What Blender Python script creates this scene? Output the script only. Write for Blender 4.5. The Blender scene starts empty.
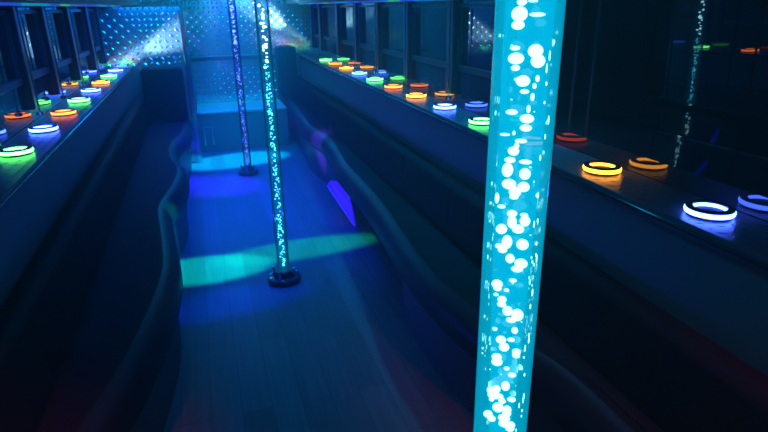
import bpy, bmesh, math, random
from mathutils import Matrix, Vector
C = bpy.context.scene.collection
S = bpy.context.scene
PI = math.pi
rnd = random.Random(7)

# ------------------------------------------------------------------ helpers
def bm_box(bm, x0, x1, y0, y1, z0, z1, bev=0.0):
    vs = [bm.verts.new((x, y, z)) for x in (x0, x1) for y in (y0, y1) for z in (z0, z1)]
    idx = [(0,1,3,2),(4,6,7,5),(0,4,5,1),(2,3,7,6),(0,2,6,4),(1,5,7,3)]
    fs = [bm.faces.new([vs[i] for i in f]) for f in idx]
    if bev > 0:
        es = list({e for f in fs for e in f.edges})
        bmesh.ops.bevel(bm, geom=es, offset=bev, segments=2, affect='EDGES', profile=0.5)

def bm_lathe(bm, prof, n=32, c=(0,0), close=False):
    """prof: (r, z) list swept round a vertical axis; r=0 ends are closed by fans"""
    rings = []
    for r, z in prof:
        if r < 1e-6:
            rings.append([bm.verts.new((c[0], c[1], z))])
        else:
            rings.append([bm.verts.new((c[0]+r*math.cos(2*PI*i/n), c[1]+r*math.sin(2*PI*i/n), z)) for i in range(n)])
    pairs = list(zip(rings, rings[1:]))
    if close: pairs.append((rings[-1], rings[0]))
    for a, b in pairs:
        for i in range(n):
            j = (i+1) % n
            if len(a) == 1 and len(b) > 1: bm.faces.new((a[0], b[j], b[i]))
            elif len(b) == 1 and len(a) > 1: bm.faces.new((a[i], a[j], b[0]))
            elif len(a) > 1: bm.faces.new((a[i], a[j], b[j], b[i]))

def bm_rod(bm, p, q, r, n=10):
    p = Vector(p); q = Vector(q); d = (q-p).normalized()
    u = d.orthogonal().normalized(); v = d.cross(u)
    A = [bm.verts.new(p+(u*math.cos(2*PI*i/n)+v*math.sin(2*PI*i/n))*r) for i in range(n)]
    B = [bm.verts.new(q+(u*math.cos(2*PI*i/n)+v*math.sin(2*PI*i/n))*r) for i in range(n)]
    for i in range(n):
        j = (i+1) % n; bm.faces.new((A[i], A[j], B[j], B[i]))
    bm.faces.new(A[::-1]); bm.faces.new(B)

def bm_sweep(bm, ys, prof, second=()):
    """closed profile prof(y)->[(x,z)...] swept along y, ends capped"""
    rows = [[bm.verts.new((x, y, z)) for x, z in prof(y)] for y in ys]
    n = len(rows[0])
    for a, b in zip(rows, rows[1:]):
        for i in range(n):
            j = (i+1) % n; fc = bm.faces.new((a[i], a[j], b[j], b[i]))
            if i in second: fc.material_index = 1
    bm.faces.new(rows[0][::-1]); bm.faces.new(rows[-1])

def bm_ellipsoid(bm, c, rx, ry, rz, n=10, m=6):
    rings = []
    for k in range(m+1):
        t = PI*k/m; r = math.sin(t); z = math.cos(t)*rz
        if k in (0, m): rings.append([bm.verts.new((c[0], c[1], c[2]+z))])
        else: rings.append([bm.verts.new((c[0]+rx*r*math.cos(2*PI*i/n), c[1]+ry*r*math.sin(2*PI*i/n), c[2]+z)) for i in range(n)])
    for a, b in zip(rings, rings[1:]):
        for i in range(n):
            j = (i+1) % n
            if len(a) == 1: bm.faces.new((a[0], b[i], b[j]))
            elif len(b) == 1: bm.faces.new((a[i], b[0], a[j]))
            else: bm.faces.new((a[i], b[i], b[j], a[j]))

def obj(name, bm, m, parent=None, smooth=False, loc=None):
    bmesh.ops.recalc_face_normals(bm, faces=bm.faces[:])
    me = bpy.data.meshes.new(name); bm.to_mesh(me); bm.free()
    for mm in (m if isinstance(m, (list, tuple)) else [m]): me.materials.append(mm)
    if smooth:
        for p in me.polygons: p.use_smooth = True
        try: me.set_sharp_from_angle(angle=math.radians(40))
        except Exception: pass
    o = bpy.data.objects.new(name, me); C.objects.link(o)
    if parent: o.parent = parent
    if loc: o.location = loc
    return o

def tag(o, label, cat, group=None):
    o['label'] = label; o['category'] = cat
    if group: o['group'] = group
    return o

def thing(name, label, cat, loc=(0,0,0), rz=0, group=None):
    o = bpy.data.objects.new(name, None); C.objects.link(o)
    o.empty_display_size = .05
    o.location = loc; o.rotation_euler = (0,0,rz)
    return tag(o, label, cat, group)

def struct(name, bm, m, parent=None, smooth=False):
    o = obj(name, bm, m, parent, smooth); o['kind'] = 'structure'; return o

def box(name, dims, m, parent=None, bev=0.0):
    bm = bmesh.new(); bm_box(bm, *dims, bev=bev); return obj(name, bm, m, parent)

def sbox(name, dims, m, parent=None, bev=0.0):
    o = box(name, dims, m, parent, bev); o['kind'] = 'structure'; return o

def copy_tree(o, parent=None):
    c = o.copy(); C.objects.link(c); c.parent = parent
    for ch in list(o.children): copy_tree(ch, c)
    return c

def lerp_curve(pts):
    """smooth interpolation through (y, x) points"""
    pts = sorted(pts)
    def f(y):
        if y <= pts[0][0]: return pts[0][1]
        if y >= pts[-1][0]: return pts[-1][1]
        for i in range(len(pts)-1):
            if pts[i][0] <= y <= pts[i+1][0]: break
        p1, p2 = pts[i], pts[i+1]
        p0 = pts[i-1] if i > 0 else p1; p3 = pts[i+2] if i+2 < len(pts) else p2
        h = p2[0]-p1[0]; t = (y-p1[0])/h
        m1 = (p2[1]-p0[1])/max(p2[0]-p0[0], 1e-6); m2 = (p3[1]-p1[1])/max(p3[0]-p1[0], 1e-6)
        return ((2*t**3-3*t*t+1)*p1[1]+(t**3-2*t*t+t)*h*m1+(-2*t**3+3*t*t)*p2[1]+(t**3-t*t)*h*m2)
    return f

# ------------------------------------------------------------------ materials
def mat(name, color, rough=.5, metal=0.0, spec=.5, coat=0.0, ior=1.5):
    m = bpy.data.materials.new(name); m.use_nodes = True
    b = m.node_tree.nodes['Principled BSDF']
    b.inputs['Base Color'].default_value = (*color, 1); b.inputs['Roughness'].default_value = rough
    b.inputs['Metallic'].default_value = metal; b.inputs['IOR'].default_value = ior
    b.inputs['Specular IOR Level'].default_value = spec; b.inputs['Coat Weight'].default_value = coat
    return m

def noise_bump(m, scale, strength, dist=.002, detail=3):
    nt = m.node_tree; b = nt.nodes['Principled BSDF']
    tc = nt.nodes.new('ShaderNodeTexCoord'); n = nt.nodes.new('ShaderNodeTexNoise'); bp = nt.nodes.new('ShaderNodeBump')
    n.inputs['Scale'].default_value = scale; n.inputs['Detail'].default_value = detail
    bp.inputs['Strength'].default_value = strength; bp.inputs['Distance'].default_value = dist
    nt.links.new(tc.outputs['Object'], n.inputs['Vector']); nt.links.new(n.outputs['Fac'], bp.inputs['Height'])
    nt.links.new(bp.outputs['Normal'], b.inputs['Normal']); return m

def emis(name, color, strength):
    m = bpy.data.materials.new(name); m.use_nodes = True
    b = m.node_tree.nodes['Principled BSDF']
    b.inputs['Base Color'].default_value = (*[min(1, c*.5) for c in color], 1)
    b.inputs['Roughness'].default_value = .4
    b.inputs['Emission Color'].default_value = (*color, 1); b.inputs['Emission Strength'].default_value = strength
    return m

def acrylic(name, tint, glow, strength, opac):
    """clear lit acrylic: see-through body that glows, glossy skin"""
    m = bpy.data.materials.new(name); m.use_nodes = True; nt = m.node_tree
    for n in list(nt.nodes):
        if n.type == 'BSDF_PRINCIPLED': nt.nodes.remove(n)
    out = nt.nodes['Material Output']
    tr = nt.nodes.new('ShaderNodeBsdfTransparent'); tr.inputs['Color'].default_value = (*tint, 1)
    em = nt.nodes.new('ShaderNodeEmission'); em.inputs['Color'].default_value = (*glow, 1); em.inputs['Strength'].default_value = strength
    gl = nt.nodes.new('ShaderNodeBsdfGlossy'); gl.inputs['Roughness'].default_value = .04
    m1 = nt.nodes.new('ShaderNodeMixShader'); m1.inputs[0].default_value = opac
    m2 = nt.nodes.new('ShaderNodeMixShader'); fr = nt.nodes.new('ShaderNodeFresnel'); fr.inputs['IOR'].default_value = 1.4
    nt.links.new(tr.outputs[0], m1.inputs[1]); nt.links.new(em.outputs[0], m1.inputs[2])
    nt.links.new(fr.outputs[0], m2.inputs[0]); nt.links.new(m1.outputs[0], m2.inputs[1]); nt.links.new(gl.outputs[0], m2.inputs[2])
    nt.links.new(m2.outputs[0], out.inputs['Surface']); return m

def plank_floor():
    m = mat('wood_vinyl_floor', (.2,.2,.2), .45, spec=.18); nt = m.node_tree; b = nt.nodes['Principled BSDF']
    tc = nt.nodes.new('ShaderNodeTexCoord'); mp = nt.nodes.new('ShaderNodeMapping')
    mp.inputs['Rotation'].default_value = (0,0,PI/2)
    br = nt.nodes.new('ShaderNodeTexBrick'); br.inputs['Scale'].default_value = 1.0
    br.inputs['Brick Width'].default_value = .75; br.inputs['Row Height'].default_value = .11
    br.inputs['Mortar Size'].default_value = .0025; br.offset = .37
    br.inputs['Color1'].default_value = (.10,.097,.094,1); br.inputs['Color2'].default_value = (.15,.146,.14,1)
    br.inputs['Mortar'].default_value = (.08,.08,.08,1)
    mp2 = nt.nodes.new('ShaderNodeMapping'); mp2.inputs['Scale'].default_value = (40, 2.2, 1)
    ns = nt.nodes.new('ShaderNodeTexNoise'); ns.inputs['Scale'].default_value = 1.6; ns.inputs['Detail'].default_value = 4
    mx = nt.nodes.new('ShaderNodeMix'); mx.data_type = 'RGBA'; mx.blend_type = 'MULTIPLY'; mx.inputs[0].default_value = .6
    L = nt.links.new
    L(tc.outputs['Object'], mp.inputs[0]); L(mp.outputs[0], br.inputs['Vector'])
    L(tc.outputs['Object'], mp2.inputs[0]); L(mp2.outputs[0], ns.inputs['Vector'])
    L(br.outputs['Color'], mx.inputs[6]); L(ns.outputs['Fac'], mx.inputs[7]); L(mx.outputs[2], b.inputs['Base Color'])
    return m

M = dict(
    floor=plank_floor(),
    ceiling=mat('ceiling_panel', (.05,.05,.06), .5),
    wall=mat('black_gloss_panel', (.012,.012,.016), .03, spec=.5, ior=1.62),
    satin=noise_bump(mat('dark_satin_panel', (.08,.08,.09), .45), 90, .15),
    frame=mat('dark_window_frame', (.05,.05,.055), .4),
    pillar=mat('black_pillar', (.012,.012,.014), .35),
    glass=mat('tinted_window_glass', (.004,.004,.006), .015, spec=.5, ior=1.85),
    vinyl=noise_bump(mat('black_vinyl', (.012,.012,.016), .42, spec=.15), 260, .25, .001),
    vinyl_matte=noise_bump(mat('black_vinyl_matte', (.008,.008,.011), .7, spec=.06), 260, .25, .001),
    vinyl_blue=noise_bump(mat('grey_vinyl', (.04,.04,.05), .40), 260, .25, .001),
    ledge=mat('black_ledge_metal', (.06,.06,.065), .34, metal=.4, spec=.6),
    fascia=mat('dark_fascia', (.08,.08,.09), .45),
    plate=mat('diamond_plate_metal', (.50,.51,.53), .14, metal=.9),
    tread=mat('tread_lozenge_metal', (.75,.76,.78), .14, metal=1.0),
    well=mat('cup_shade_black', (.006,.006,.007), .6, spec=.2),  # near-black stands in for the shade inside a deep cup
    step=mat('step_vinyl', (.25,.25,.27), .4),
    chrome=mat('chrome', (.75,.76,.78), .14, metal=1.0),
    rod=mat('dark_chrome_rod', (.25,.26,.28), .25, metal=1.0),
    flange=mat('black_flange', (.015,.015,.018), .15, spec=.6),
    violet=mat('violet_acrylic', (.34,.07,.62), .3),
    edge=mat('clear_edge', (.6,.6,.7), .2),
    under=mat('under_panel', (.03,.03,.035), .6),
)
RING = dict(blue=emis('ring_blue', (.045,.11,1.0), 26), green=emis('ring_green', (.10,1.0,.13), 12),
            yellow=emis('ring_yellow', (1.0,.36,.02), 8), orange=emis('ring_orange', (1.0,.20,.025), 6),
            red=emis('ring_red', (1.0,.09,.03), 3))
STRIP, TUBE, EXPO, HAZE = .5, .95, 0.0, .036
# ------------------------------------------------------------------ setting
XL, XR, YF, YB, ZC = -.79, 1.25, -1.2, 6.6, 1.95
sbox('floor', (XL-.1, 1.75, YF-.1, YB+.1, -.06, 0), M['floor'])
sbox('ceiling', (XL-.1, 1.75, YF-.1, YB+.1, ZC, ZC+.06), M['ceiling'])

def add_lozenges(bm, x0, x1, z0, z1, y, p=.046):
    """raised tread pattern on a wall that faces -Y"""
    nx = int((x1-x0)/p); nz = int((z1-z0)/p)
    for i in range(nx):
        for k in range(nz):
            cx = x0+(i+.5)*(x1-x0)/nx; cz = z0+(k+.5)*(z1-z0)/nz
            a = PI/4 if (i+k) % 2 else -PI/4
            L, W, H = .021, .0085, .0045
            u = (math.cos(a), math.sin(a)); v = (-u[1], u[0])
            P = [(cx+s*L*u[0]+t*W*v[0], cz+s*L*u[1]+t*W*v[1]) for s, t in ((1,0),(.1,1),(-1,0),(-.1,-1))]
            b = [bm.verts.new((q[0], y, q[1])) for q in P]
            e1 = bm.verts.new((cx+.45*L*u[0], y-H, cz+.45*L*u[1])); e2 = bm.verts.new((cx-.45*L*u[0], y-H, cz-.45*L*u[1]))
            for f in ((b[0],b[1],e1),(b[1],e2,e1),(b[1],b[2],e2),(b[2],b[3],e2),(b[3],e1,e2),(b[3],b[0],e1)): bm.faces.new(f).material_index = 1

PLATE = [M['plate'], M['tread']]
def plate_wall(name, x0, x1, y0, y1, z0, z1, zp0=None, zp1=None):
    bm = bmesh.new(); bm_box(bm, x0, x1, y0, y1, z0, z1)
    add_lozenges(bm, x0+.01, x1-.01, (zp0 or z0)+.01, (zp1 or z1)-.01, y0)
    return bm
struct('wall_back', plate_wall('wall_back', -.9, 1.35, YB, YB+.08, 0, ZC, .42, 1.9), PLATE)
struct('wall_back_left', plate_wall('p', XL, -.13, 5.6, 5.68, 0, ZC, .9, 1.9), PLATE)
sbox('wall_front', (XL-.1, 1.75, YF-.08, YF, 0, ZC), M['satin'])
# chrome corner post of the rear partition and the header across the back
bm = bmesh.new(); bm_box(bm, -.13, -.085, 5.58, 5.69, 0, ZC, .006); struct('trim_1', bm, M['chrome'])
sbox('trim_2', (-.085, XR, 6.45, 6.6, 1.49, ZC), M['pillar'])

# side walls: low gloss panel, window openings between pillars, overhead box
def side(sign, X, name, y0, y1, zlow):
    bm = bmesh.new(); a, b = (X-.1, X) if sign < 0 else (X, X+.1)
    bm_box(bm, a, b, y0, y1, 0, zlow)
    bm_box(bm, a, b, y0, y1, 1.40, ZC)
    return struct(name, bm, M['wall'])
side(-1, XL, 'wall_left', YF, YB, 1.09)
bm = bmesh.new()
bm_box(bm, XR, XR+.1, 2.12, YB, 0, 1.09); bm_box(bm, XR, XR+.1, 2.12, YB, 1.40, ZC)
bm_box(bm, XR, XR+.1, YF, 2.12, 0, .94); bm_box(bm, XR, XR+.03, YF+.06, 2.12, .94, .956)                              # low front part below the bay; lip added to block stray ring reflections
bm_box(bm, XR+.1, 1.70, YF, 2.12, .80, .94)                          # sill of the bay
bm_box(bm, XR+.1, 1.70, 2.12, 2.2, .80, ZC); bm_box(bm, XR, 1.70, YF, YF+.06, .94, ZC)
bm_box(bm, XR, 1.70, YF+.06, 2.12, 1.50, ZC)
struct('wall_right', bm, M['wall'])

nwin = [0]; ntrim = [2]
def window(sign, X, y0, y1, z0=1.09, z1=1.40):
    nwin[0] += 1
    bm = bmesh.new(); t = .018
    xa, xb = (X-.03, X+.004) if sign < 0 else (X-.004, X+.03)
    bm_box(bm, xa, xb, y0, y1, z0-.012, z0+t); bm_box(bm, xa, xb, y0, y1, z1-t, z1)
    bm_box(bm, xa, xb, y0, y0+t, z0+t, z1-t); bm_box(bm, xa, xb, y1-t, y1, z0+t, z1-t)
    w = struct('window_%d' % nwin[0], bm, M['frame'] if sign < 0 else M['pillar'])
    g = box('glass', ((X-.022, X-.014) if sign < 0 else (X+.014, X+.022)) + (y0+t, y1-t, z0+t, z1-t), M['glass'], w)
    return w
def pillar(sign, X, y, w=.085, rod=True):
    ntrim[0] += 1
    bm = bmesh.new()
    xa, xb = (X-.05, X+.03) if sign < 0 else (X-.03, X+.05)
    bm_box(bm, xa, xb, y-w/2, y+w/2, .96, 1.42, .006)
    p = struct('trim_%d' % ntrim[0], bm, M['pillar'])
    if rod:
        bm = bmesh.new(); xr = X+.045 if sign < 0 else X-.045
        bm_rod(bm, (xr, y-w/2, .945), (xr, y-w/2, 1.42), .004); bm_lathe(bm, [(0,.935),(.016,.935),(.016,.95),(0,.95)], 14, (xr, y-w/2))
        struct('chrome_rod', bm, M['rod'], p, True)
PL = [1.1, 1.76, 2.42, 3.08, 3.62, 4.28, 4.98, 5.53]
PR = [2.16, 2.76, 3.42, 4.04, 4.64, 5.28, 6.06, 6.54]
for y in PL: pillar(-1, XL, y, .085, y < 5.2)
for y in PR: pillar(1, XR, y, .085, y < 5.2)
for a, b in zip(PL, PL[1:]): window(-1, XL, a+.043, b-.043)
for a, b in zip(PR, PR[1:]): window(1, XR, a+.043, b-.043)
window(-1, XL, -.6, PL[0]-.043)
# front right bay and pane, set back and tilted to place pole reflections
nwin[0] += 1
bm = bmesh.new(); bm_box(bm, 1.68, 1.70, YF+.06, 2.12, .94, 1.50)
w = struct('window_%d' % nwin[0], bm, M['pillar'])
bm = bmesh.new()
tl = math.tan(math.radians(1.7))
vs = []
for dx in (0, .008):
    for y in (YF+.06, 2.12):
        for z in (.942, 1.498): vs.append(bm.verts.new((1.6325-(z-1.2)*tl+(y-1.4)*-.0201+dx, y, z)))
for f in ((0,1,3,2),(4,6,7,5),(0,4,5,1),(2,3,7,6),(0,2,6,4),(1,5,7,3)): bm.faces.new([vs[i] for i in f])
obj('glass', bm, M['glass'], w)
# slim twin post in front of the bay
ntrim[0] += 1
bm = bmesh.new(); bm_rod(bm, (1.265, 1.66, .956), (1.265, 1.66, 1.5), .004); bm_rod(bm, (1.265, 1.76, .956), (1.265, 1.76, 1.5), .004)
struct('trim_%d' % ntrim[0], bm, M['pillar'], None, True)

# overhead boxes with the light strips under their front edges
ovl = sbox('trim_%d' % (ntrim[0]+1), (XL, -.46, YF, 5.6, 1.425, ZC), M['satin'])
ovr = sbox('trim_%d' % (ntrim[0]+2), (.96, XR, YF, 6.45, 1.425, ZC), M['satin'])

def strip_mat():
    m = bpy.data.materials.new('colour_led_strip'); m.use_nodes = True; nt = m.node_tree; b = nt.nodes['Principled BSDF']
    tc = nt.nodes.new('ShaderNodeTexCoord'); sp = nt.nodes.new('ShaderNodeSeparateXYZ'); mu = nt.nodes.new('ShaderNodeMath'); fr = nt.nodes.new('ShaderNodeMath')
    mu.operation = 'MULTIPLY'; mu.inputs[1].default_value = .55; fr.operation = 'FRACT'
    cr = nt.nodes.new('ShaderNodeValToRGB'); cr.color_ramp.interpolation = 'CONSTANT'
    cols = [(0,(.02,.12,1)),(.35,(.0,.5,.8)),(.6,(.02,.12,1)),(.72,(.05,.8,.15)),(.84,(.02,.2,1))]
    el = cr.color_ramp.elements; el[0].position = 0; el[0].color = (*cols[0][1],1); el[1].position = cols[1][0]; el[1].color = (*cols[1][1],1)
    for p, c in cols[2:]:
        e = el.new(p); e.color = (*c,1)
    L = nt.links.new
    L(tc.outputs['Object'], sp.inputs[0]); L(sp.outputs['Y'], mu.inputs[0]); L(mu.outputs[0], fr.inputs[0]); L(fr.outputs[0], cr.inputs[0])
    L(cr.outputs[0], b.inputs['Emission Color']); b.inputs['Emission Strength'].default_value = STRIP
    b.inputs['Base Color'].default_value = (.1,.1,.1,1); return m
ms = strip_mat()
box('led_strip', (-.60, -.585, .2, 5.58, 1.415, 1.425), ms, ovl)
box('led_strip', (1.085, 1.10, .2, 6.43, 1.415, 1.425), ms, ovr)

# ------------------------------------------------------------------ benches
fR = lerp_curve([(-1,.80),(0,.82),(.5,.85),(.9,.84),(1.15,.83),(1.46,.75),(1.6,.73),(1.79,.715),(2.06,.72),(2.34,.745),(2.73,.775),(3.16,.785),(3.57,.79),(4.03,.835),(4.47,.85),(4.82,.805),(5.26,.82),(5.8,.85),(6.5,.87)])
fL = lerp_curve([(-1,-.42),(0,-.42),(.7,-.40),(1.29,-.34),(1.36,-.325),(1.56,-.27),(1.77,-.23),(2.06,-.19),(2.28,-.178),(2.47,-.188),(2.73,-.21),(3.04,-.235),(3.31,-.20),(3.62,-.16),(3.88,-.165),(4.18,-.22),(4.61,-.225),(4.99,-.16),(5.44,-.14),(5.6,-.15)])
def frange(a, b, n): return [a+(b-a)*i/n for i in range(n+1)]
def groove(y, seams, d=.0012, w=.010):
    return sum(d*math.exp(-((y-s)/w)**2) for s in seams)
def seat_prof(f, back, sgn, seams, zt=.42, zb=.27, r=.085):
    def p(y):
        e = f(y); z = zt-groove(y, seams)
        pts = [(back, zb), (back, zt), (back+(e-back)*.35, z+.004), (back+(e-back)*.6, z+.003)]
        for k in range(7):
            a = PI/2*k/6; pts.append((e-sgn*r+sgn*r*math.sin(a), z-r+r*math.cos(a)))
        for k in range(5):
            a = PI/2*k/4; pts.append((e-sgn*.03+sgn*.03*math.cos(a), zb+.03-.03*math.sin(a)))
        return pts
    return p
def back_prof(front, back, sgn, z0, z1, seams, r=.04):
    def p(y):
        g = groove(y, seams, .004, .010); e = front-sgn*g
        pts = [(back, z0), (e+sgn*.02, z0), (e+sgn*.02, z0+.03)]
        for k in range(7):
            a = PI/2*k/6; pts.append((e-sgn*r+sgn*r*math.cos(a), z1-r+r*math.sin(a)))
        pts.append((back, z1)); return pts
    return p
SEAM = [.3+.62*i for i in range(10)]
def ys_with(a, b, n, seams):
    s = set(frange(a, b, n))
    for q in seams:
        if a < q < b: s |= {q-.03, q-.015, q-.007, q, q+.007, q+.015, q+.03}
    return sorted(s)

bL = thing('bench', 'long black vinyl wave-fronted bench along the left wall', 'bench', (0,0,0))
ys = ys_with(-1.1, 5.59, 120, SEAM)
bm = bmesh.new(); bm_sweep(bm, ys, seat_prof(fL, -.575, 1, SEAM), range(5, 15)); obj('seat', bm, [M['vinyl_matte'], M['vinyl']], bL, True)
bm = bmesh.new(); bm_sweep(bm, ys, back_prof(-.51, -.575, 1, .425, .66, SEAM)); obj('backrest', bm, M['vinyl_matte'], bL, True)
bm = bmesh.new(); bm_sweep(bm, frange(-1.1, 5.59, 110), lambda y: [(-.575, 0), (-.575, .27), (fL(y)-.03, .27), (fL(y)-.045, 0)]); obj('base', bm, M['vinyl_blue'], bL, True)
bm = bmesh.new(); bm_box(bm, -.51, -.155, 5.48, 5.595, .425, .90, .03); obj('end_backrest', bm, M['vinyl_matte'], bL, True)

bR = thing('bench', 'long black vinyl wave-fronted bench along the right wall', 'bench', (0,0,0))
ys = ys_with(-1.1, 6.55, 130, SEAM)
bm = bmesh.new(); bm_sweep(bm, ys, seat_prof(fR, 1.054, -1, SEAM), range(5, 15)); obj('seat', bm, [M['vinyl_matte'], M['vinyl']], bR, True)
bm = bmesh.new(); bm_sweep(bm, ys, back_prof(.985, 1.054, -1, .425, .66, SEAM)); obj('backrest', bm, M['vinyl_matte'], bR, True)
bm = bmesh.new(); bm_box(bm, .83, 1.02, 6.40, 6.55, .425, .985, .03); obj('end_backrest', bm, M['vinyl_matte'], bR, True)
for y0, y1 in ((-1.1, 2.2), (3.95, 6.55)):                           # closed stretches of the base; open in between
    bm = bmesh.new(); bm_sweep(bm, frange(y0, y1, 60), lambda y: [(1.054, 0), (1.054, .27), (fR(y)+.035, .27), (fR(y)+.05, 0)]); obj('base', bm, M['vinyl_blue'], bR, True)
for y in (2.55, 3.36):
    bm = bmesh.new(); bm_rod(bm, (1.03, y, 0), (1.03, y, .27), .010, 14); bm_lathe(bm, [(0,0),(.02,0),(.02,.008),(0,.008)], 16, (1.03, y)); obj('leg', bm, M['edge'], bR, True)
# slanted blade-shaped panel under the seat
A = [Vector((.752,3.745,.215)), Vector((.765,3.70,.262)), Vector((.79,3.645,.270)), Vector((.828,3.59,.270)), Vector((.852,3.555,.24)), Vector((.868,3.50,.12)), Vector((.872,3.44,.0)), Vector((.865,3.455,.0))]
nrm = (A[6]-A[0]).cross(A[3]-A[0]).normalized()
if nrm.y > 0: nrm = -nrm
bm = bmesh.new(); top = [bm.verts.new(v) for v in A]; bot = [bm.verts.new(v-nrm*.012) for v in A]
bm.faces.new(top); bm.faces.new(bot[::-1])
for i in range(len(A)):
    j = (i+1) % len(A); bm.faces.new((top[i], bot[i], bot[j], top[j]))
pn = obj('blade_panel', bm, M['violet'], bR); pn['label'] = 'violet blade shaped panel'
bm = bmesh.new()
bm_rod(bm, A[0]+nrm*.002, A[7]+nrm*.002+Vector((0,0,.004)), .0035, 8); obj('edge_bead', bm, M['edge'], pn, True)

# ------------------------------------------------------------------ ledges
def ledge(label, x0, x1, sgn, y0, y1, zbody):
    t = thing('ledge', label, 'ledge', (0,0,0))
    bm = bmesh.new(); bm_box(bm, x0, x1, y0, y1, .865, .90, .004)
    xe = x1 if sgn > 0 else x0
    n = int((y1-y0)/.032); mcols = int((x1-x0-.02)/.032)
    for i in range(n):
        for k in range(mcols):
            cx = x0+.012+(k+.5)*(x1-x0-.024)/mcols; cy = y0+.01+(i+.5)*.032; a = PI/4 if (i+k) % 2 else -PI/4
            Lz, Wz = .013, .0045; ux, uy = math.cos(a), math.sin(a)
            q = [bm.verts.new((cx+sa*Lz*ux-sb*Wz*uy, cy+sa*Lz*uy+sb*Wz*ux, .90)) for sa, sb in ((1,0),(0,1),(-1,0),(0,-1))]
            tp = bm.verts.new((cx, cy, .9012))
            for m_ in range(4): bm.faces.new((q[m_], q[(m_+1) % 4], tp))
    obj('ledge_top', bm, M['ledge'], t)
    bm = bmesh.new()
    if sgn > 0: bm_box(bm, x0, x1-.015, y0, y1, .0, .865)
    else:
        bm_box(bm, x0+.015, x1, y0, y1, zbody, .865); bm_box(bm, x0+.13, x1, y0, y1, 0, zbody)
    obj('fascia', bm, M['fascia'], t)
    bm = bmesh.new(); xa = xe if sgn > 0 else xe
    bm_rod(bm, (xe, y0, .882), (xe, y1, .882), .006, 10); obj('edge_bead', bm, M['flange'], t, True)
    return t
ledge('black metal drink ledge with lit cup rings below the left windows', XL+.001, -.585, 1, -1.1, 5.595, 0)
ledge('black metal drink ledge with lit cup rings below the right windows', 1.065, XR-.001, -1, -1.1, 6.55, .28)

# ------------------------------------------------------------------ cup holders
def make_ring(colour):
    t = thing('cup_holder', '', 'cup holder')
    bm = bmesh.new(); bm_lathe(bm, [(0,0),(.058,0),(.058,.006),(.030,.006),(.028,.0045),(0,.0045)], 36); obj('base', bm, M['well'], t, True)
    bm = bmesh.new(); bm_lathe(bm, [(.056,.007),(.0625,.007),(.0642,.013),(.0625,.0195),(.056,.0195)], 40, close=True); obj('light_band', bm, RING[colour], t, True)
    bm = bmesh.new(); bm_lathe(bm, [(.0425,.020),(.0615,.020),(.0618,.0235),(.0605,.0245),(.0432,.0245),(.0425,.024)], 40, close=True); obj('flange', bm, M['flange'], t, True)
    bm = bmesh.new(); bm_lathe(bm, [(.0432,.0095),(.0452,.0095),(.0452,.0195),(.0432,.0195)], 36, close=True); obj('inner_light_band', bm, RING[colour], t, True)
    return t
protos = {}
ORD = ['nearest', 'second nearest', 'third nearest', 'fourth nearest']
def place_ring(colour, x, y, label, group):
    if colour not in protos:
        o = protos[colour] = make_ring(colour)
    else:
        o = copy_tree(protos[colour])
    o.location = (x, y, .90); o.scale = (.9, .9, .9); o['label'] = label; o['group'] = group
seen = {}
for k, c in enumerate(['blue','yellow','red','green','blue','yellow','orange','green','blue','yellow','orange','green']):
    n = seen[c] = seen.get(c, -1)+1
    lab = 'only red lit cup ring on the right ledge, partly behind the near bubble pole' if c == 'red' else '%s-lit ring cup holder on the right ledge, %s of its colour there' % (c, ORD[n])
    place_ring(c, 1.1616, 1.0148+.4117*k, lab, 'lit ring cup holders on the right ledge')
seen = {}
for k, c in enumerate(['green','blue','orange','green','blue','yellow','green','blue']):
    n = seen[c] = seen.get(c, -1)+1
    lab = ('only %s lit cup ring on the left ledge' % c) + {'orange': ', just past the near blue one', 'yellow': ', well down towards the back'}[c] if c in ('orange','yellow') else '%s-lit ring cup holder on the left ledge, %s of its colour in view' % (c, ORD[n])
    place_ring(c, -.6881, 2.3692+.432*k, lab, 'lit ring cup holders on the left ledge')

# ------------------------------------------------------------------ rear step
st = thing('rear_step', 'low blue-lit step across the back of the aisle below the metal wall', 'step', (0,0,0))
box('riser', (-.085, .815, 6.0, 6.59, 0, .385), M['satin'], st)
bm = bmesh.new(); bm_box(bm, -.085, .815, 5.985, 6.59, .385, .41, .006); obj('tread', bm, M['step'], st)
bm = bmesh.new()
for d in ((.02,.05,.02,.20),(.10,.13,.02,.20)): bm_box(bm, -.06+d[0], -.06+d[0]+.006, 5.992, 6.0, .07, .25)
bm_box(bm, -.04, .05, 5.992, 6.0, .25, .256); obj('step_latch', bm, M['chrome'], st)
bp_ = thing('back_panel', 'tread plate panel standing on the rear step below the dark rail', 'panel', (0,0,0))
bm = bmesh.new(); bm_box(bm, -.085, .815, 6.555, 6.59, .41, .86); add_lozenges(bm, -.075, .805, .43, .84, 6.555); obj('plate', bm, PLATE, bp_)
bm = bmesh.new(); bm_box(bm, -.085, .815, 6.535, 6.59, .865, .905, .005); obj('slot', bm, M['pillar'], bp_)  # black bar drawn in place of the dark slot above the panel

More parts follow.
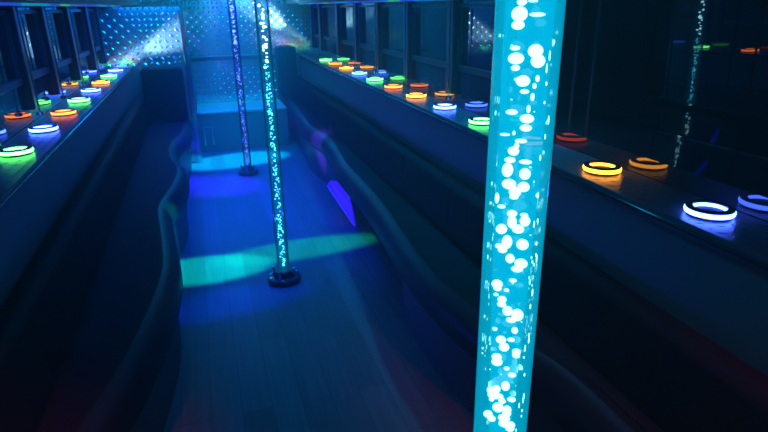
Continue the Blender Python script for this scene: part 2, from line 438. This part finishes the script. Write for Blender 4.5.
# ------------------------------------------------------------------ bubble poles
XP = .301
BUB = [(-0.0074, -0.0083, 1.4005, 0.0046, 0.0031),(-0.0089, -0.0053, 1.39, 0.0075, 0.0068),(-0.0098, 0.006, 1.3798, 0.0062, 0.0043),(0.0075, 0.0016, 1.3893, 0.0075, 0.0019),(0.0024, -0.0081, 1.4012, 0.0046, 0.001),(-0.0111, -0.0013, 1.3591, 0.0048, 0.0021),(-0.0096, -0.0004, 1.3493, 0.0077, 0.0054),(-0.0094, -0.0068, 1.341, 0.0043, 0.0027),(0.0083, 0.0047, 1.356, 0.0072, 0.0064),(0.0111, -0.0077, 1.3478, 0.0066, 0.0063),(-0.0015, -0.0022, 1.3283, 0.0068, 0.0054),(-0.0068, 0.0003, 1.3293, 0.0034, 0.0016),(0.0007, -0.0014, 1.3181, 0.0044, 0.0022),(0.0098, 0.0017, 1.3232, 0.002, 0.0027),(0.0122, 0.0048, 1.33, 0.002, 0.0033),(0.0088, 0.0091, 1.3114, 0.002, 0.0039),(0.0057, -0.0043, 1.3016, 0.002, 0.0038),(-0.0104, 0.003, 1.2969, 0.006, 0.0025),(0.005, 0.0039, 1.2905, 0.007, 0.0045),(0.0046, -0.0041, 1.2826, 0.006, 0.0033),(0.0007, -0.01, 1.2706, 0.006, 0.0018),(-0.0069, 0.0095, 1.2743, 0.0015, 0.0023),(-0.0155, -0.004, 1.2753, 0.0051, 0.0011),(-0.006, -0.0037, 1.2585, 0.0056, 0.0045),(-0.0034, 0.0078, 1.2611, 0.0026, 0.0034),(-0.009, 0.0017, 1.2476, 0.0057, 0.0029),(-0.0108, -0.0006, 1.2374, 0.0057, 0.0075),(0.0068, 0.0055, 1.2452, 0.0067, 0.0018),(0.007, -0.0094, 1.2366, 0.0056, 0.0059),(-0.0084, 0.0041, 1.2209, 0.0074, 0.0053),(-0.0017, -0.0025, 1.2146, 0.0063, 0.0058),(0.0065, -0.0082, 1.2223, 0.0062, 0.0051),(-0.0024, 0.0032, 1.2071, 0.0048, 0.0024),(-0.0201, 0.0086, 1.203, 0.0022, 0.006),(-0.0145, -0.0059, 1.1988, 0.0042, 0.0018),(-0.0032, 0.0026, 1.1886, 0.0054, 0.0036),(0.0092, -0.004, 1.1903, 0.0042, 0.0018),(-0.0026, 0.0048, 1.1781, 0.0049, 0.0072),(0.0109, 0.0044, 1.1804, 0.0054, 0.006),(-0.013, -0.0056, 1.1732, 0.0059, 0.0054),(0.0042, 0.0066, 1.1698, 0.0065, 0.0048),(-0.0065, 0.0032, 1.155, 0.0055, 0.0079),(-0.0107, 0.0037, 1.1448, 0.005, 0.0031),(-0.0148, 0.0064, 1.1481, 0.0044, 0.0025),(0.0101, -0.0014, 1.1554, 0.0065, 0.006),(-0.002, 0.0052, 1.1347, 0.005, 0.0052),(0.0102, 0.0076, 1.1287, 0.0072, 0.0053),(0.0062, -0.008, 1.1289, 0.0065, 0.0028),(-0.0144, 0.007, 1.1008, 0.0062, 0.0051),(0.0029, -0.0021, 1.1117, 0.0041, 0.0017),(-0.0134, -0.0004, 1.099, 0.0045, 0.0023),(-0.0034, -0.0071, 1.1017, 0.0028, 0.0018),(-0.0148, 0.004, 1.089, 0.0028, 0.0015),(-0.0076, -0.0042, 1.0878, 0.0051, 0.0037),(-0.0078, 0.0074, 1.0753, 0.0052, 0.0026),(-0.0007, -0.0045, 1.0741, 0.0056, 0.0056),(0.0106, 0.0012, 1.067, 0.0066, 0.0071),(0.0039, -0.002, 1.0615, 0.0057, 0.0023),(-0.0134, 0.0023, 1.0449, 0.0026, 0.0019),(0.0088, -0.0061, 1.0509, 0.0036, 0.004),(-0.0057, -0.0064, 1.0369, 0.0058, 0.0042),(-0.0018, 0.0049, 1.0203, 0.0059, 0.0052),(0.0056, 0.005, 1.0312, 0.0043, 0.0017),(0.0126, 0.0013, 1.0178, 0.0049, 0.0039),(0.0127, 0.0084, 1.0083, 0.0047, 0.0026),(-0.0093, -0.0059, 1.0126, 0.0058, 0.0039),(-0.0088, 0.007, 0.997, 0.0066, 0.004),(0.003, -0.0066, 0.9991, 0.0033, 0.0018),(0.0098, 0.0093, 0.9797, 0.0048, 0.0019),(0.0031, 0.0025, 0.9677, 0.0051, 0.0062),(-0.0136, 0.0021, 0.9593, 0.0051, 0.0045),(-0.0073, 0.0094, 0.9564, 0.0049, 0.0048),(-0.0097, 0.0057, 0.9499, 0.0077, 0.0034),(-0.0124, 0.0058, 0.9427, 0.003, 0.0019),(0.0112, -0.0089, 0.9582, 0.005, 0.0018),(-0.0039, -0.0026, 0.9389, 0.0067, 0.0054),(0.0068, -0.0083, 0.9372, 0.0052, 0.0044),(0.0041, -0.0061, 0.9275, 0.0073, 0.0031),(-0.0152, -0.0057, 0.9296, 0.0055, 0.0043),(-0.0109, 0.0072, 0.913, 0.005, 0.0035),(0.0046, -0.0075, 0.9201, 0.0067, 0.0022),(0.013, -0.0041, 0.9169, 0.0049, 0.0041),(0.0119, -0.0001, 0.9079, 0.0056, 0.0025)]
def pole(y, label, mtube, mbub, phase, kind):
    t = thing('bubble_pole', label, 'pole', (XP, y, 0), phase, 'lit bubble poles down the aisle')
    R = .0323; ztop = 1.86
    bm = bmesh.new(); bm_lathe(bm, [(0,0),(.086,0),(.090,.006),(.090,.022),(.084,.032),(.060,.036),(0,.036)], 40); obj('base_flange', bm, M['flange'], t, True)
    bm = bmesh.new(); bm_lathe(bm, [(.034,.036),(.052,.036),(.050,.058),(.046,.066),(.034,.066)], 32, close=True); obj('collar', bm, M['flange'], t, True)
    for i in range(4):
        a = PI/4+PI/2*i; bm = bmesh.new(); c = (.058*math.cos(a), .058*math.sin(a))
        bm_lathe(bm, [(0,.034),(.009,.034),(.009,.075),(.006,.082),(0,.082)], 12, c); obj('clamp_bolt', bm, M['chrome'], t, True)
    for i in range(6):
        a = 2*PI*i/6; bm = bmesh.new(); bm_lathe(bm, [(0,.030),(.007,.030),(.007,.038),(0,.040)], 8, (.074*math.cos(a), .074*math.sin(a))); obj('floor_bolt', bm, M['chrome'], t, True)
    bm = bmesh.new(); bm_lathe(bm, [(0,.037),(R,.037),(R,ztop),(0,ztop)], 48); obj('acrylic_rod', bm, mtube, t, True)
    bm = bmesh.new(); bm_lathe(bm, [(.0335,ztop-.03),(.05,ztop-.03),(.055,ztop),(.095,ztop+.05),(.095,1.95),(.0335,1.95)], 36, close=True); obj('ceiling_collar', bm, M['chrome'], t, True)
    return t
def seeds(parent, n, z0, z1, rmax, s0, s1, m, rr, name='tiny_bubbles', rmin=0.0):
    bm = bmesh.new()
    for i in range(n):
        a = rr.uniform(0, 2*PI); d = rmin+(rmax-rmin)*math.sqrt(rr.random()); s = rr.uniform(s0, s1)
        bm_ellipsoid(bm, (d*math.cos(a), d*math.sin(a), rr.uniform(z0, z1)), s, s, s*rr.uniform(.5, 1.0), 8, 5)
    o = obj(name, bm, m, parent, True); o['kind'] = 'stuff'; return o

M_near = acrylic('lit_acrylic_cyan', (.55,.9,1), (.0,.62,1.0), TUBE, .62)
M_mid = acrylic('lit_acrylic_teal', (.75,.95,1), (.0,.36,.85), .42, .35)
M_far = acrylic('lit_acrylic_blue', (.75,.85,1), (.02,.07,1.0), .16, .3)
B_near = emis('bubble_white', (.55,1.0,1.0), 8); B_mid = emis('bubble_cyan', (.12,.85,1.0), 5.0); B_far = emis('bubble_blue', (.12,.25,1.0), 6.0)
u = Vector((XP, .497, 0)).normalized(); nn = Vector((u.y, -u.x, 0))
p0 = pole(.497, 'large cyan glowing bubble pole nearest the camera, base out of frame', M_near, B_near, math.atan2(nn.y, nn.x), 'near')
unit = bmesh.new(); bm_ellipsoid(unit, (0,0,0), 1, 1, 1, 14, 8)
first = obj('bubble', unit, B_near, p0, True)
for i, (a, d, z, rx, rz) in enumerate(BUB):
    o = first if i == 0 else first.copy()
    if i: C.objects.link(o); o.parent = p0
    o.location = (a, d, z); o.scale = (rx, rx*.85, rz)
seeds(p0, 60, .1, 1.83, .022, .0005, .0011, B_near, rnd, 'tiny_bubbles', .0)
bm = bmesh.new()  # glowing specks standing in for bubble reflections inside the rod
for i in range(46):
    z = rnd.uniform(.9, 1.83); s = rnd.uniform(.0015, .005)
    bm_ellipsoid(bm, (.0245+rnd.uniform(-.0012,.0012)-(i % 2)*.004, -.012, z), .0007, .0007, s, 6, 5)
o = obj('edge_glints', bm, B_near, p0, True); o['kind'] = 'stuff'
for z0, z1 in ((1.40, 1.83), (.08, .98)):
    seeds(p0, 22 if z0 > 1 else 30, z0, z1, .018, .003, .006, B_near, rnd, 'bubbles_out_of_view')
p1 = pole(2.8043, 'teal glowing bubble pole in mid aisle, round base in the green light', M_mid, B_mid, .3, 'mid')
seeds(p1, 230, .08, 1.15, .014, .0022, .0042, B_mid, rnd)
seeds(p1, 42, 1.12, 1.84, .012, .005, .0085, B_near, rnd, 'large_bubbles')
p2 = pole(5.0175, 'blue glowing bubble pole farthest down the aisle', M_far, B_far, .5, 'far')
seeds(p2, 150, .08, 1.2, .014, .0025, .0042, B_far, rnd)
seeds(p2, 90, 1.1, 1.84, .013, .005, .008, B_far, rnd, 'large_bubbles')

# ------------------------------------------------------------------ lights
def light(name, kind, loc, color, energy, target=None, **kw):
    l = bpy.data.lights.new(name, kind); l.color = color; l.energy = energy
    for k, v in kw.items(): setattr(l, k, v)
    o = bpy.data.objects.new(name, l); C.objects.link(o); o.location = loc
    if target is not None:
        o.rotation_euler = (Vector(target)-Vector(loc)).to_track_quat('-Z', 'Y').to_euler()
    return o
# added washes, fills and accents; colour beams over the aisle
light('ceiling_wash', 'AREA', (.27, 4.5, 1.93), (.0,.0,1.0), 62, (.27,4.5,0), shape='RECTANGLE', size=.35, size_y=2.6, spread=math.radians(60))
light('front_wash', 'AREA', (.27, 2.0, 1.93), (.0,.05,1.0), 1.0, (.27,2.0,0), shape='RECTANGLE', size=.35, size_y=1.0, spread=math.radians(60))
light('valance_glow', 'AREA', (-.52, 3.2, 1.42), (.0,.01,1.0), 12, (.9,3.2,.6), shape='RECTANGLE', size=.04, size_y=4.4, spread=math.radians(90))
light('valance_glow', 'AREA', (1.02, 4.0, 1.42), (.0,.015,1.0), 12, (-.5,4.0,.7), shape='RECTANGLE', size=3.4, size_y=.04, spread=math.radians(90))
light('bench_front_fill', 'AREA', (-.11, 3.4, .22), (.03,.04,1.0), 8.0, (.8,3.4,.36), shape='RECTANGLE', size=3.4, size_y=.02, spread=math.radians(90))  # added strip of light to turn the right bench front blue
light('left_haze_fill', 'AREA', (-.67, 3.7, 1.41), (.0,.04,1.0), 9, (-.67,3.7,0), shape='RECTANGLE', size=.06, size_y=3.4, spread=math.radians(100))  # added fill for blue haze over the left ledge, windows stay dark
light('right_haze_fill', 'AREA', (1.14, 3.0, 1.41), (.0,.34,.9), 14, (1.14,3.0,0), shape='RECTANGLE', size=.06, size_y=2.8, spread=math.radians(90))  # added fill for the teal veil before the right windows
light('rear_wash', 'AREA', (.4, 5.95, 1.93), (.0,.42,1.0), 32, (.4,5.95,0), shape='RECTANGLE', size=1.6, size_y=.8)  # rear washes added so the plate facets and back wall shine
light('rear_left_wash', 'AREA', (-.40, 5.32, 1.41), (.0,.20,1.0), 12, (-.40,5.32,0), shape='RECTANGLE', size=.55, size_y=.45)
light('rear_front_wash', 'AREA', (.3, 4.4, 1.9), (.0,.42,1.0), 28, (.3,6.6,1.0), shape='RECTANGLE', size=1.2, size_y=.2, spread=math.radians(80))
light('teal_haze_fill', 'POINT', (.45, .85, 1.75), (.0,.42,1.0), 12, shadow_soft_size=.03)  # added fill that lights the haze around the near pole, no fitting
light('teal_haze_fill', 'POINT', (.85, 1.9, 1.66), (.0,.42,.95), 9, shadow_soft_size=.03)  # second added haze fill, over the right bench
light('streak_fill', 'SPOT', (-.76, 5.42, .93), (.35,.75,1.0), 700, (-.2,5.6,1.15), spot_size=math.radians(26), spot_blend=.8, shadow_soft_size=.02)  # added spot to strengthen the streak of ring reflections on the plate
light('streak_fill', 'SPOT', (1.2, 6.38, 1.0), (.35,.85,1.0), 650, (.75,6.6,1.32), spot_size=math.radians(28), spot_blend=.8, shadow_soft_size=.02)  # same added streak for the right end of the back wall
def beam(name, loc, col, en, tx, ty, sy, size, blend):
    b = light(name, 'SPOT', loc, col, en, (tx, ty, 0), spot_size=math.radians(size), spot_blend=blend, shadow_soft_size=.015)
    b.scale = (1, sy, 1)
beam('green_beam', (-.12, 3.17, 1.93), (.0,1.0,.22), 480, .42, 3.2, 3.1, 10.5, .7)
beam('cyan_beam', (.7, 3.04, 1.93), (.0,.8,.62), 1200, -.10, 3.09, 1.9, 12, .6)
beam('blue_beam', (.5, 2.7, 1.93), (.0,.02,1.0), 450, .05, 2.66, 2.4, 12, .9)
beam('teal_beam', (.5, 5.6, 1.93), (.0,.50,1.0), 1500, .25, 5.55, 1.8, 19, .5)
beam('violet_beam', (.3, 4.6, 1.93), (.02,.0,1.0), 1300, .02, 4.75, 1.5, 22, .9)
light('bench_accent', 'SPOT', (-.35, 3.3, 1.4), (.14,.03,1.0), 75, (.82,3.6,.2), spot_size=math.radians(14), spot_blend=.5, shadow_soft_size=.03)  # added violet spots for the blade panel and bench edge
light('bench_accent', 'SPOT', (-.25, 4.5, 1.4), (.12,.04,1.0), 1300, (.85,4.55,.36), spot_size=math.radians(13), spot_blend=.7, shadow_soft_size=.03)
light('red_corner_fill', 'SPOT', (-.50, .35, 1.41), (1.0,.0,.25), 70, (-.55,1.1,.42), spot_size=math.radians(38), spot_blend=1.0, shadow_soft_size=.05)  # unseen red spots added to tint the dark lower corners
light('red_corner_fill', 'SPOT', (1.03, -.2, 1.41), (1.0,.0,.25), 60, (1.0,.75,.5), spot_size=math.radians(40), spot_blend=1.0, shadow_soft_size=.05)

w = bpy.data.worlds.new('cabin_dark'); S.world = w; w.use_nodes = True
w.node_tree.nodes['Background'].inputs['Color'].default_value = (0,0,0,1)
vs_ = w.node_tree.nodes.new('ShaderNodeVolumeScatter')                # thin haze in the cabin air, also standing in for lens glow
vs_.inputs['Density'].default_value = HAZE; vs_.inputs['Anisotropy'].default_value = .35
w.node_tree.links.new(vs_.outputs[0], w.node_tree.nodes['World Output'].inputs['Volume'])

# ------------------------------------------------------------------ camera
f, p, y, r = 565.6, .3576, .3020, -.0152
F = Vector((math.sin(y)*math.cos(p), math.cos(y)*math.cos(p), -math.sin(p)))
R0 = Vector((math.cos(y), -math.sin(y), 0)); U0 = R0.cross(F)
R1 = R0*math.cos(r)+U0*math.sin(r); U1 = -R0*math.sin(r)+U0*math.cos(r)
cd = bpy.data.cameras.new('camera'); cam = bpy.data.objects.new('camera', cd); C.objects.link(cam)
cd.sensor_width = 36; cd.lens = f/768*36; cd.clip_start = .02; cd.clip_end = 50
mw = Matrix((R1, U1, -F)).transposed().to_4x4(); mw.translation = (0,0,1.4); cam.matrix_world = mw
S.camera = cam
S.view_settings.view_transform = 'Standard'; S.view_settings.look = 'None'; S.view_settings.gamma = 1
S.view_settings.exposure = EXPO; S.view_settings.use_curve_mapping = False
